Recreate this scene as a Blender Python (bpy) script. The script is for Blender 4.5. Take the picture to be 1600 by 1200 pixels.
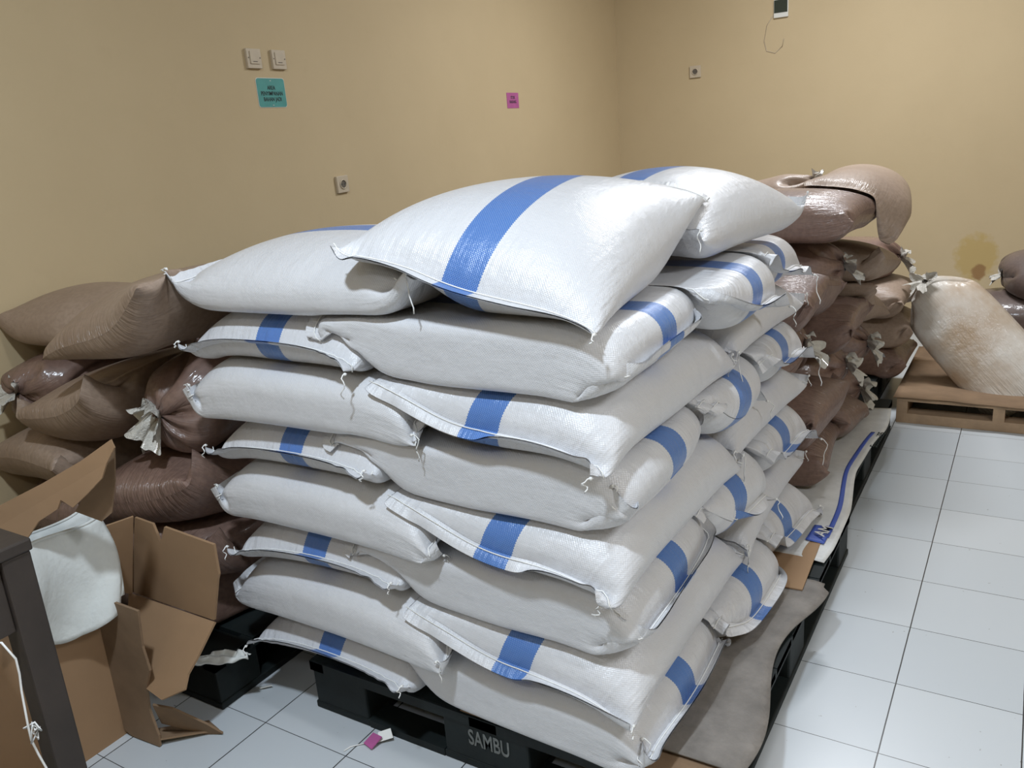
import bpy, math, random
import numpy as np
from mathutils import Matrix, Vector
for _o in list(bpy.data.objects): bpy.data.objects.remove(_o)
SC=bpy.context.scene; COL=SC.collection
# ------------------------------------------------------------------ camera
CAM_R=Vector((0.85169767,0.51831006,-0.0772384)); CAM_U=Vector((-0.08268889,0.27846985,0.95687883)); CAM_F=Vector((-0.51746848,0.80858471,-0.2800306))
cd=bpy.data.cameras.new('camera'); cam=bpy.data.objects.new('camera',cd); COL.objects.link(cam)
m=Matrix((CAM_R,CAM_U,-CAM_F)).transposed().to_4x4(); m.translation=Vector((0.22134,-1.87111,1.51045)); cam.matrix_world=m
cd.sensor_width=36; cd.lens=36*1305.24/1600; cd.clip_start=.02; cd.clip_end=60
SC.camera=cam
# ------------------------------------------------------------------ world, lamps, exposure
w=bpy.data.worlds.new('world'); SC.world=w; w.use_nodes=True
w.node_tree.nodes['Background'].inputs[0].default_value=(.8,.85,1,1); w.node_tree.nodes['Background'].inputs[1].default_value=.05
def area(name,loc,size,power,color,rot=(0,0,0)):
    l=bpy.data.lights.new(name,'AREA'); l.shape='RECTANGLE'; l.size,l.size_y=size; l.energy=power; l.color=color
    o=bpy.data.objects.new(name,l); o.location=loc; o.rotation_euler=rot; COL.objects.link(o); return o
area('ceiling_lamp_near',(-.58,-1.65,3.15),(.16,.16),64,(.77,.88,1))
area('ceiling_lamp_far',(-.6,2.8,3.1),(.9,.25),78,(.92,.95,1))
area('fill_light_side',(2.0,-.6,3.1),(.9,.25),52,(.92,.95,1))  # added fill from the right, lifts the shaded sides; no known fixture
area('fill_light_rear',(-.4,-3.2,3.1),(.9,.25),16,(.92,.95,1))  # weak fill added behind the camera, not a known fixture
SC.view_settings.view_transform='Standard'; SC.view_settings.look='None'; SC.view_settings.gamma=1; SC.view_settings.use_curve_mapping=False
SC.view_settings.exposure=0.0
# ------------------------------------------------------------------ sack simulation: a sewn cloth tube filled, dropped on what lies below
HX0,HY0,HS=-3.0,-1.4,0.015
HNX,HNY=280,320
class HF:
    def __init__(s,x0=HX0,y0=HY0,nx=HNX,ny=HNY,base=0.0):
        s.x0,s.y0=x0,y0; s.h=np.full((nx,ny),base)
    def box(s,x0,x1,y0,y1,z):
        i0,i1=int((x0-s.x0)/HS),int((x1-s.x0)/HS); j0,j1=int((y0-s.y0)/HS),int((y1-s.y0)/HS)
        s.h[max(i0,0):i1,max(j0,0):j1]=np.maximum(s.h[max(i0,0):i1,max(j0,0):j1],z)
    def get(s,x,y):
        fx=np.clip((x-s.x0)/HS,0,s.h.shape[0]-2.001); fy=np.clip((y-s.y0)/HS,0,s.h.shape[1]-2.001)
        i=fx.astype(int); j=fy.astype(int); a=fx-i; b=fy-j; h=s.h
        return (h[i,j]*(1-a)+h[i+1,j]*a)*(1-b)+(h[i,j+1]*(1-a)+h[i+1,j+1]*a)*b
    def add(s,X):
        # rasterise surface points densely
        P=X
        Pn=np.concatenate([P,P[:,:1]],1)
        for a in (0,.33,.67):
            for b in (0,.33,.67):
                q=(Pn[:-1,:-1]*(1-a)*(1-b)+Pn[1:,:-1]*a*(1-b)+Pn[:-1,1:]*(1-a)*b+Pn[1:,1:]*a*b).reshape(-1,3)
                i=np.clip(np.rint((q[:,0]-s.x0)/HS).astype(int),0,s.h.shape[0]-1); j=np.clip(np.rint((q[:,1]-s.y0)/HS).astype(int),0,s.h.shape[1]-1)
                np.maximum.at(s.h,(i,j),q[:,2])
def sim_sack(hf,cx,cy,yaw,W0=.61,L0=.80,V=.046,cap=None,bw=.285,bl=.41,N=76,M=44,T=260,ends=('seam','seam'),seed=0,z0=None,shear=.25,bend=.15,rho=180.,pull=1.0,wob=.006,seam_rows=3,floor=None,droop=.03):
    rng=np.random.RandomState(seed)
    a=2*W0/N; b=L0/M; dt=1/120.; g=9.8*.35
    th=2*np.pi*(np.arange(N))/N
    jj=np.arange(M+1)/M*2-1
    hj=.012+.05*np.sqrt(np.clip(1-jj**2,0,1))
    wj=W0/2*(.97-.12*np.sqrt(np.clip(1-jj**2,0,1)))
    # triangular-ish mapping keeps panel spacing even
    tx=np.interp(np.arange(N)/N,[0,.5,1],[1,-1,1])
    lx=tx[None,:]*wj[:,None]; lz=np.sin(th)[None,:]*hj[:,None]; ly=np.repeat((jj*L0/2*.96)[:,None],N,1)
    tieR=3
    for e,kind in enumerate(ends):
        if kind=='tie':
            f=np.clip(((jj+1) if e==0 else (1-jj))/.5,0,1)[:,None]; sc=np.maximum(f**.6,.12)
            lx=lx*sc; ly=ly; lz=np.where(f<1,lz*.9+np.sin(th)[None]*.03*sc,lz)
    lz=lz+.006*rng.randn(M+1,N)*(hj[:,None]>.02)
    nz=rng.randn(6,3)
    c,s=np.cos(yaw),np.sin(yaw)
    X=np.stack([cx+c*lx-s*ly, cy+s*lx+c*ly, lz],-1)
    top=(np.arange(N)<=N//2)
    if z0 is None:
        hh=hf.get(X[...,0],X[...,1]); z0=np.percentile(hh,80)+.07
    X[...,2]+=z0
    v=np.zeros_like(X)
    if floor is None:
        gu,gw=np.meshgrid(np.linspace(-.8,.8,12)*bw,np.linspace(-.8,.8,12)*bl)
        floor=np.percentile(hf.get(cx+c*gu-s*gw,cy+s*gu+c*gw),60)-.012
    def vol(X):
        du=np.roll(X,-1,1)-np.roll(X,1,1)
        dv=np.empty_like(X); dv[1:-1]=X[2:]-X[:-2]; dv[0]=X[1]-X[0]; dv[-1]=X[-1]-X[-2]
        n=np.cross(du,dv)*.25
        cen=X.mean((0,1)); return ((X-cen)*n).sum()/3,n
    Vi,_n=vol(X); sg=np.sign(Vi)
    mir=(-np.arange(N))%N
    def dist(X,A,B,L,k):
        d=X[B]-X[A]; l=np.sqrt((d*d).sum(-1,keepdims=True))+1e-9
        cc=d*(.5*k*(1-L/l)); X[A]+=cc; X[B]-=cc
    def ring(X,off,L,k,comp=1.0):
        for ph in ((0,1) if off==1 else (0,1,2,3)):
            if off==1: I=np.arange(ph,N,2)
            else:
                I=np.arange(N)[(np.arange(N)//2)%2==(ph//2)]; I=I[ph%2::2]
            J=(I+off)%N
            d=X[:,J]-X[:,I]; l=np.sqrt((d*d).sum(-1,keepdims=True))+1e-9
            kk=k if comp==1 else np.where(l<L,k,0)
            cc=d*(.5*kk*(1-L/l)); X[:,I]+=cc; X[:,J]-=cc
    dg=np.hypot(a,b)
    def rows(X,off,L,k,comp=1.0,sh=0):
        for ph in range(2*off):
            A=np.arange(M+1-off); A=A[(A//off)%2==(ph//off)] if off>1 else A[A%2==ph]
            if off>1: A=A[ph%off::off]
            if len(A)==0: continue
            B=A+off
            XB=X[B] if sh==0 else np.roll(X[B],-sh,1)
            d=XB-X[A]; l=np.sqrt((d*d).sum(-1,keepdims=True))+1e-9
            kk=k if comp==1 else np.where(l<L,k,0)
            cc=d*(.5*kk*(1-L/l)); X[A]+=cc; X[B]-=cc if sh==0 else np.roll(cc,sh,1)
    for it in range(T):
        fr=min(1,it/(T*.45)); Vt=abs(Vi)*(1-fr)+V*fr if abs(Vi)<V else V
        v[...,2]-=g*dt
        vv,n=vol(X); n=n*sg
        zt=X[...,2].max()
        v+=n*(rho*9.8*np.clip(zt-X[...,2:3],0,.5)*dt*.6)/(700*V/(N*(M+1)))
        v*=.955 if it<T*.8 else .9
        sp=np.sqrt((v*v).sum(-1,keepdims=True)); v*=np.minimum(1,1.5/(sp+1e-9))
        Xo=X.copy(); X=X+v*dt
        for k in range(2):
            vv,n=vol(X); n=n*sg; vv*=sg
            X+=n*((Vt-vv)/((n*n).sum()+1e-12))*.8
            ring(X,1,a,.9); rows(X,1,b,.9)
            rows(X,1,dg,shear,1,1); rows(X,1,dg,shear,1,-1)
            ring(X,2,2*a*.96,bend,0); rows(X,2,2*b*.96,bend,0)
            for e,kind in enumerate(ends):
                if kind=='seam':
                    R=[0,1,2][:seam_rows] if e==0 else [M,M-1,M-2][:seam_rows]
                    for r in R:
                        m=(X[r]+X[r][mir])/2; X[r]+= (m-X[r])*.9
                    zm=floor+(.5*(cap-floor) if cap is not None else .095)-droop*.4
                    rr=slice(0,3) if e==0 else slice(M-2,M+1)
                    X[rr,:,2]+=(zm-X[rr,:,2].mean())*.14
                    sgn=-1 if e==0 else 1; mm=X[rr].mean((0,1)); al=-s*(mm[0]-cx)+c*(mm[1]-cy)
                    da=(sgn*min(bl,L0/2)*.965-al)*.06; X[rr,:,0]+=-s*da; X[rr,:,1]+=c*da
                else:
                    r=tieR if e==0 else M-tieR
                    cc=X[r].mean(0); d=X[r]-cc; l=np.sqrt((d*d).sum(-1,keepdims=True))+1e-9
                    X[r]=cc+d*np.minimum(1,.016/l)
                    zm=(floor+(cap if cap is not None else floor+.22))/2; sgn=-1 if e==0 else 1
                    tgt=np.array([cx-s*sgn*bl*.76,cy+c*sgn*bl*.76,zm]); sh_=(tgt-cc)*.12
                    rr=slice(0,tieR+1) if e==0 else slice(M-tieR,M+1)
                    X[rr]+=sh_
            # collision with what lies below; the packed filling keeps the sack nearly level over an edge
            h=hf.get(X[...,0],X[...,1])
            dx=X[...,0]-cx; dy=X[...,1]-cy; px=c*dx+s*dy; py=-s*dx+c*dy
            ed=np.clip((np.maximum(np.abs(px)/bw,np.abs(py)/bl)-.45)/.55,0,1)
            hfl=floor-droop*ed**1.6; h=np.maximum(h,hfl)+.008+.004*top[None,:]
            X[...,2]=np.maximum(X[...,2],hfl+.005)
            pen=h-X[...,2]; hit=(pen>0)&(pen<.09); deep=pen>=.09
            X[...,2]=np.where(hit,h,X[...,2])
            X[...,:2]=np.where(hit[...,None],Xo[...,:2]+.35*(X[...,:2]-Xo[...,:2]),X[...,:2])
            dx=X[...,0]-cx; dy=X[...,1]-cy; px=c*dx+s*dy; py=-s*dx+c*dy
            if deep.any():
                X[...,0]-=np.where(deep,dx*.03,0); X[...,1]-=np.where(deep,dy*.03,0)
            qx=np.clip(px,-bw,bw); qy=np.clip(py,-bl,bl); ex=(qx-px)*.5; ey=(qy-py)*.5
            X[...,0]+=c*ex-s*ey; X[...,1]+=s*ex+c*ey
            if cap is not None:
                u=px/bw; w_=py/bl
                cz=cap+wob*(np.sin(2.3*w_+nz[0,0]*3)*np.cos(1.9*u+nz[0,1]*3)) - .02*np.clip(np.abs(w_)-.6,0,1) 
                X[...,2]-=np.clip(X[...,2]-cz,0,1)*.6
            if pull: # keep the sack from wandering
                m=X[...,:2].mean((0,1)); X[...,0]+=(cx-m[0])*.2*pull; X[...,1]+=(cy-m[1])*.2*pull
        v=(X-Xo)/dt
    return X

# ------------------------------------------------------------------ materials
def newmat(name):
    m=bpy.data.materials.new(name); m.use_nodes=True; nt=m.node_tree; return m,nt,nt.nodes['Principled BSDF']
class NB:
    def __init__(s,nt): s.nt=nt
    def n(s,t,**k):
        x=s.nt.nodes.new(t)
        for a,b in k.items(): setattr(x,a,b)
        return x
    def l(s,a,b): s.nt.links.new(a,b)
    def math(s,op,a,b=None,c=None):
        x=s.n('ShaderNodeMath',operation=op)
        for i,v in enumerate((a,b,c)):
            if v is None: continue
            if isinstance(v,(int,float)): x.inputs[i].default_value=v
            else: s.l(v,x.inputs[i])
        return x.outputs[0]
    def noise(s,vec,scale,detail=3,rough=.5):
        x=s.n('ShaderNodeTexNoise'); x.inputs['Scale'].default_value=scale; x.inputs['Detail'].default_value=detail; x.inputs['Roughness'].default_value=rough
        if vec is not None: s.l(vec,x.inputs['Vector'])
        return x.outputs[0]
    def mix(s,f,a,b):
        x=s.n('ShaderNodeMix',data_type='RGBA')
        for i,v in ((0,f),(6,a),(7,b)):
            if isinstance(v,(int,float)): x.inputs[i].default_value=v
            elif isinstance(v,tuple): x.inputs[i].default_value=(*v,1)
            else: s.l(v,x.inputs[i])
        return x.outputs[2]
    def bump(s,h,strength,dist,nrm=None):
        x=s.n('ShaderNodeBump'); x.inputs['Strength'].default_value=strength; x.inputs['Distance'].default_value=dist; s.l(h,x.inputs['Height'])
        if nrm is not None: s.l(nrm,x.inputs['Normal'])
        return x.outputs[0]
    def comb(s,x,y,z=0.0):
        c=s.n('ShaderNodeCombineXYZ')
        for i,v in enumerate((x,y,z)):
            if isinstance(v,(int,float)): c.inputs[i].default_value=v
            else: s.l(v,c.inputs[i])
        return c.outputs[0]
    def ramp(s,f,pts):
        r=s.n('ShaderNodeValToRGB'); e=r.color_ramp.elements
        while len(e)<len(pts): e.new(.5)
        for k,(p,c) in enumerate(pts): e[k].position=p; e[k].color=(c,c,c,1) if isinstance(c,(int,float)) else (*c,1)
        s.l(f,r.inputs[0]); return r.outputs[0]
def plain(name,col,rough=.6,var=0,scale=8,bump=0,metal=0,spec=.5,coat=0):
    m,nt,b=newmat(name); q=NB(nt); b.inputs['Roughness'].default_value=rough; b.inputs['Metallic'].default_value=metal; b.inputs['Specular IOR Level'].default_value=spec; b.inputs['Coat Weight'].default_value=coat
    tc=q.n('ShaderNodeTexCoord').outputs['Object']; f=q.noise(tc,scale,5,.6)
    d=tuple(c*(1-var) for c in col); l=tuple(min(1,c*(1+var)) for c in col)
    q.l(q.mix(q.ramp(f,[(.3,0.),(.7,1.)]),d,l),b.inputs['Base Color'])
    if bump: q.l(q.bump(q.noise(tc,scale*6,4),bump,.01),b.inputs['Normal'])
    return m
def sack_material():
    m,nt,b=newmat('woven_polypropylene'); q=NB(nt)
    uv=q.n('ShaderNodeUVMap').outputs[0]; sp=q.n('ShaderNodeSeparateXYZ'); q.l(uv,sp.inputs[0]); U,V=sp.outputs[0],sp.outputs[1]
    su=q.math('SINE',q.math('MULTIPLY',U,2*math.pi*1.22/.0052)); sv=q.math('SINE',q.math('MULTIPLY',V,2*math.pi*.76/.0052))
    wv=q.math('MULTIPLY',su,sv)
    pf=q.math('ABSOLUTE',q.math('SUBTRACT',q.math('FRACT',q.math('MULTIPLY',U,2.)),.5))
    pf=q.math('ADD',pf,q.math('MULTIPLY',wv,.0022))
    st=q.math('LESS_THAN',pf,.064)
    dots=q.math('MULTIPLY',q.math('GREATER_THAN',wv,.25),.30)
    geo=q.n('ShaderNodeTexCoord').outputs['Object']
    fad=q.noise(geo,5,3)
    blue=q.mix(q.math('MULTIPLY',fad,.6),(.05,.15,.44),(.09,.22,.52)); blue=q.mix(dots,blue,(.40,.50,.70))
    wh=q.mix(q.noise(geo,4,4,.6),(.61,.615,.64),(.68,.685,.705))
    # faint scuffs
    sc=q.ramp(q.noise(geo,9,6,.7),[(.66,0.),(.78,.25)])
    wh=q.mix(sc,wh,(.62,.62,.60))
    q.l(q.mix(st,wh,blue),b.inputs['Base Color'])
    b.inputs['Roughness'].default_value=.33; b.inputs['Specular IOR Level'].default_value=.55
    b.inputs['Sheen Weight'].default_value=.1
    # creases running along the sack, strongest towards the sewn ends
    ev=q.math('POWER',q.math('MULTIPLY',q.math('ABSOLUTE',q.math('SUBTRACT',V,.5)),2.),2.5)
    c1=q.noise(q.comb(q.math('MULTIPLY',U,26.),q.math('MULTIPLY',V,3.)),1,3,.6)
    c2=q.noise(q.comb(q.math('MULTIPLY',U,6.),q.math('MULTIPLY',V,22.)),1,3,.6)
    h=q.math('ADD',q.math('MULTIPLY',c1,q.math('ADD',q.math('MULTIPLY',ev,1.),.12)),q.math('MULTIPLY',c2,.18))
    n1=q.bump(h,.6,.02); n1=q.bump(q.noise(geo,14,5,.62),.35,.012,n1); n2=q.bump(wv,.22,.0012,n1)
    q.l(n2,b.inputs['Normal'])
    return m
def film_material(name,dark,light,coat=.75,wr=1.0,grain=.35):
    m,nt,b=newmat(name); q=NB(nt)
    uv=q.n('ShaderNodeUVMap').outputs[0]; sp=q.n('ShaderNodeSeparateXYZ'); q.l(uv,sp.inputs[0]); U,V=sp.outputs[0],sp.outputs[1]
    geo=q.n('ShaderNodeTexCoord').outputs['Object']
    f=q.ramp(q.noise(geo,3.2,4,.55),[(.35,0.),(.65,1.)])
    colr=q.mix(f,dark,light)
    g=q.ramp(q.noise(geo,70,3),[(.4,0.),(.62,grain)]); colr=q.mix(g,colr,tuple(c*.8 for c in dark))
    q.l(colr,b.inputs['Base Color'])
    b.inputs['Roughness'].default_value=.62
    b.inputs['Coat Weight'].default_value=coat; b.inputs['Coat Roughness'].default_value=.16
    ev=q.math('POWER',q.math('MULTIPLY',q.math('ABSOLUTE',q.math('SUBTRACT',V,.5)),2.),4.)
    c1=q.noise(q.comb(q.math('MULTIPLY',U,60.),q.math('MULTIPLY',V,4.)),1,4,.65)
    c2=q.noise(geo,7,4,.6)
    h=q.math('ADD',q.math('MULTIPLY',c1,q.math('ADD',q.math('MULTIPLY',ev,1.3),.05)),q.math('MULTIPLY',c2,.25))
    q.l(q.bump(h,min(1.,.5*wr),.02),b.inputs['Normal']); q.l(q.bump(h,1.,.03*wr),b.inputs['Coat Normal'])
    return m
M={}
M['sack']=sack_material()
M['brown']=film_material('brown_meal_in_clear_film',(.13,.075,.057),(.225,.14,.108))
M['tan']=film_material('dusty_tan_film',(.25,.175,.125),(.33,.245,.185),coat=.25,wr=.6)
M['dusk']=film_material('dark_brown_film',(.10,.07,.06),(.15,.105,.09))
M['clear']=film_material('pale_waste_in_clear_film',(.40,.29,.19),(.66,.63,.58),coat=1.,wr=3.2,grain=0.)
M['neck']=plain('crumpled_clear_film',(.55,.53,.48),.25,.15,30,.6,coat=.6)
M['cord']=plain('white_cotton_thread',(.8,.8,.78),.8)
M['black_cord']=plain('black_raffia',(.01,.01,.012),.6)
M['black_plastic']=plain('black_green_plastic',(.008,.012,.012),.62,.3,6,.1,spec=.3)
M['letter']=plain('grey_paint',(.15,.16,.155),.7,.3,60)
M['card']=plain('brown_cardboard',(.30,.185,.10),.85,.1,3,.1)
M['card_dark']=plain('darker_cardboard',(.21,.135,.078),.9,.2,5,.1)  # darker, more mottled brown than the plain cardboard
M['card_grey']=plain('grey_worn_cardboard',(.21,.19,.17),.9,.25,11,.3)
M['wood']=plain('pale_pallet_wood',(.34,.23,.14),.8,.2,10,.2)
M['dark_wood']=plain('dark_stained_wood',(.034,.025,.02),.6,.25,6,.1)
M['cloth']=plain('off_white_cloth',(.62,.64,.62),.8,.08,12,.2)
M['ivory']=plain('ivory_plastic',(.52,.44,.33),.45,.05,20)
M['grey_socket']=plain('shadow_grey_plastic',(.12,.10,.08),.6)
M['teal']=plain('teal_card',(.07,.30,.28),.4,.08,20)
M['ink']=plain('black_ink',(.02,.03,.03),.7)
M['pink']=plain('magenta_card',(.42,.10,.28),.5,.08,20)
M['lcd']=plain('dark_lcd',(.035,.045,.035),.25)
M['white_plastic']=plain('white_plastic',(.7,.7,.66),.4)
M['blue']=plain('blue_print',(.05,.10,.42),.5)
M['palewhite']=plain('white_printed_sheet',(.6,.6,.58),.5,.1,14,.2)
def floor_mat():
    m,nt,b=newmat('white_ceramic_tiles'); q=NB(nt)
    g=q.n('ShaderNodeNewGeometry').outputs['Position']; sp=q.n('ShaderNodeSeparateXYZ'); q.l(g,sp.inputs[0])
    def line(c,wd):
        f=q.math('FRACT',q.math('ADD',q.math('DIVIDE',c,.3),.5+100)); d=q.math('ABSOLUTE',q.math('SUBTRACT',f,.5)); return q.math('LESS_THAN',d,wd/.3/2)
    jit=q.math('MULTIPLY',q.math('SUBTRACT',q.noise(g,14,3),.5),.0012)
    gx=line(q.math('ADD',sp.outputs[0],jit),.0034); gy=line(q.math('ADD',sp.outputs[1],jit),.0022)
    ln=q.math('MAXIMUM',gx,gy)
    ix=q.math('FLOOR',q.math('DIVIDE',sp.outputs[0],.3)); iy=q.math('FLOOR',q.math('DIVIDE',sp.outputs[1],.3))
    wn=q.n('ShaderNodeTexWhiteNoise',noise_dimensions='2D'); q.l(q.comb(ix,iy),wn.inputs['Vector'])
    base=q.mix(wn.outputs[0],(.49,.525,.55),(.54,.57,.59))
    base=q.mix(q.ramp(q.noise(g,2.2,5,.6),[(.4,0.),(.75,.25)]),base,(.52,.55,.56))
    base=q.mix(q.ramp(q.noise(g,55,2),[(.745,0.),(.76,.7)]),base,(.2,.19,.17))
    q.l(q.mix(ln,base,(.03,.03,.03)),b.inputs['Base Color']); b.inputs['Roughness'].default_value=.32
    q.l(q.bump(ln,-.4,.002),b.inputs['Normal'])
    return m
def wall_mat():
    m,nt,b=newmat('ochre_wall_paint'); q=NB(nt)
    g=q.n('ShaderNodeNewGeometry').outputs['Position']
    c=q.mix(q.ramp(q.noise(g,1.1,5,.6),[(.3,0.),(.7,1.)]),(.51,.40,.24),(.55,.435,.265))
    c=q.mix(q.ramp(q.noise(g,6,5,.7),[(.6,0.),(.85,.2)]),c,(.42,.32,.19))
    # rusty damp stain low on the far wall, above the pallet
    def blob(cx,cz,rx,rz,col,c):
        sp=q.n('ShaderNodeSeparateXYZ'); q.l(g,sp.inputs[0])
        dx=q.math('DIVIDE',q.math('SUBTRACT',sp.outputs[0],cx),rx); dz=q.math('DIVIDE',q.math('SUBTRACT',sp.outputs[2],cz),rz)
        dy=q.math('DIVIDE',q.math('SUBTRACT',sp.outputs[1],4.6),.3)
        r=q.math('ADD',q.math('ADD',q.math('MULTIPLY',dx,dx),q.math('MULTIPLY',dz,dz)),q.math('MULTIPLY',dy,dy))
        r=q.math('ADD',r,q.math('MULTIPLY',q.math('SUBTRACT',q.noise(g,22,4),.5),1.4))
        f=q.ramp(r,[(.55,.8),(1.,0.)])
        return q.mix(f,c,col)
    c=blob(-.10,.50,.14,.17,(.48,.34,.12),c); c=blob(-.08,.40,.05,.06,(.26,.13,.05),c)
    q.l(c,b.inputs['Base Color']); b.inputs['Roughness'].default_value=.75
    q.l(q.bump(q.noise(g,60,3),.12,.004),b.inputs['Normal'])
    return m
M['floor']=floor_mat(); M['wall']=wall_mat(); M['ceil']=plain('ceiling_white',(.7,.7,.66),.9)
# ------------------------------------------------------------------ helpers
def mesh(name,verts,faces,mat,parent=None,loc=(0,0,0),smooth=False,uvs=None,sub=0,bevel=0):
    me=bpy.data.meshes.new(name); L=Vector(loc)
    me.from_pydata([tuple(Vector(v)-L) for v in verts] if any(loc) else [tuple(map(float,v)) for v in verts],[],faces); me.materials.append(M[mat])
    if smooth: me.polygons.foreach_set('use_smooth',[True]*len(me.polygons))
    if uvs is not None:
        ul=me.uv_layers.new(name='UVMap'); ul.data.foreach_set('uv',np.asarray(uvs,dtype=np.float32).ravel())
    me.update()
    o=bpy.data.objects.new(name,me); COL.objects.link(o)
    if parent is not None:
        o.parent=parent; 
        if any(loc): o.location=Vector(loc)-parent.location if tuple(parent.location)!=tuple(loc) else (0,0,0)
    elif any(loc): o.location=loc
    if sub: md=o.modifiers.new('smooth','SUBSURF'); md.levels=sub; md.render_levels=sub
    if bevel: md=o.modifiers.new('bevel','BEVEL'); md.width=bevel; md.segments=2; md.limit_method='ANGLE'
    return o
def empty(name,loc,label,cat,group=None):
    o=bpy.data.objects.new(name,None); o.empty_display_size=.05; COL.objects.link(o); o.location=loc; o['label']=label; o['category']=cat
    if group: o['group']=group
    return o
def tag(o,label,cat,group=None):
    o['label']=label; o['category']=cat
    if group: o['group']=group
    return o
def boxgeo(x0,x1,y0,y1,z0,z1,V,F):
    n=len(V); V+=[(x,y,z) for z in (z0,z1) for y in (y0,y1) for x in (x0,x1)]
    F+=[tuple(n+i for i in f) for f in ((0,2,3,1),(4,5,7,6),(0,1,5,4),(2,6,7,3),(0,4,6,2),(1,3,7,5))]
def boxes(name,bs,mat,parent=None,loc=(0,0,0),bevel=0):
    V=[];F=[]
    for b in bs: boxgeo(*b,V,F)
    return mesh(name,V,F,mat,parent,loc,bevel=bevel)
def tube(name,pts,r,mat,parent=None,loc=(0,0,0),sides=6,closed=False):
    P=[Vector(p) for p in pts]; n=len(P); V=[];F=[]
    for k,p in enumerate(P):
        t=(P[(k+1)%n]-P[k-1]) if closed else (P[min(k+1,n-1)]-P[max(k-1,0)]); t.normalize()
        a=t.cross(Vector((0,0,1))); 
        if a.length<.2: a=t.cross(Vector((1,0,0)))
        a.normalize(); b=t.cross(a); rr=r[k] if isinstance(r,(list,tuple)) else r
        for s in range(sides):
            an=2*math.pi*s/sides; V.append(p+a*math.cos(an)*rr+b*math.sin(an)*rr)
    for k in range(n if closed else n-1):
        for s in range(sides):
            k2=(k+1)%n; F.append((k*sides+s,k*sides+(s+1)%sides,k2*sides+(s+1)%sides,k2*sides+s))
    if not closed: F.append(tuple(range(sides))[::-1]); F.append(tuple((n-1)*sides+s for s in range(sides)))
    return mesh(name,V,F,mat,parent,loc,smooth=True)
def sheet(name,poly,mat,th=.005,parent=None,loc=(0,0,0),fine=0,wav=0,seed=0):
    """a flat piece with real thickness from a 3D outline"""
    P=[Vector(p) for p in poly]; nrm=Vector((0,0,0)); c=sum(P,Vector())/len(P)
    for a,b in zip(P,P[1:]+P[:1]): nrm+=(a-c).cross(b-c)
    nrm.normalize(); n=len(P); P=[p-nrm*(p-c).dot(nrm)*.9 for p in P]
    V=[p+nrm*th/2 for p in P]+[p-nrm*th/2 for p in P]
    F=[tuple(range(n)),tuple(range(2*n-1,n-1,-1))]+[(i,i+n,(i+1)%n+n,(i+1)%n) for i in range(n)]
    return mesh(name,V,F,mat,parent,loc)
def gridsheet(name,fn,nu,nv,th,mat,parent=None,loc=(0,0,0),uv=False,sub=1):
    """a bent sheet: fn(u,v)->point, thickened"""
    G=[[Vector(fn(i/nu,j/nv)) for j in range(nv+1)] for i in range(nu+1)]
    V=[];F=[]
    def nr(i,j):
        a=G[min(i+1,nu)][j]-G[max(i-1,0)][j]; b=G[i][min(j+1,nv)]-G[i][max(j-1,0)]; k=a.cross(b); 
        return k.normalized() if k.length>1e-9 else Vector((0,0,1))
    for s in (1,-1):
        for i in range(nu+1):
            for j in range(nv+1): V.append(G[i][j]+nr(i,j)*th*.5*s)
    K=(nu+1)*(nv+1); I=lambda i,j:i*(nv+1)+j
    for i in range(nu):
        for j in range(nv):
            q=(I(i,j),I(i+1,j),I(i+1,j+1),I(i,j+1)); F.append(q); F.append(tuple(K+x for x in q[::-1]))
    bd=[I(i,0) for i in range(nu+1)]+[I(nu,j) for j in range(1,nv+1)]+[I(i,nv) for i in range(nu-1,-1,-1)]+[I(0,j) for j in range(nv-1,0,-1)]
    for a,b in zip(bd,bd[1:]+bd[:1]): F.append((b,a,a+K,b+K))
    return mesh(name,V,F,mat,parent,loc,smooth=True)
# ------------------------------------------------------------------ room
XL,YB,XR,YF,ZC=-2.7,4.6,3.2,-4.2,3.2
def struct(o): o['kind']='structure'; return o
struct(boxes('floor',[(XL-.2,XR+.2,YF-.2,YB+.2,-.1,0)],'floor'))
struct(boxes('ceiling',[(XL-.2,XR+.2,YF-.2,YB+.2,ZC,ZC+.1)],'ceil'))
struct(boxes('wall_left',[(XL-.2,XL,YF-.2,YB+.2,0,ZC)],'wall'))
struct(boxes('wall_back',[(XL,XR,YB,YB+.2,0,ZC)],'wall'))
struct(boxes('wall_right',[(XR,XR+.2,YF-.2,YB+.2,0,ZC)],'wall'))
struct(boxes('wall_front',[(XL,XR,YF-.2,YF,0,ZC)],'wall'))
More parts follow.
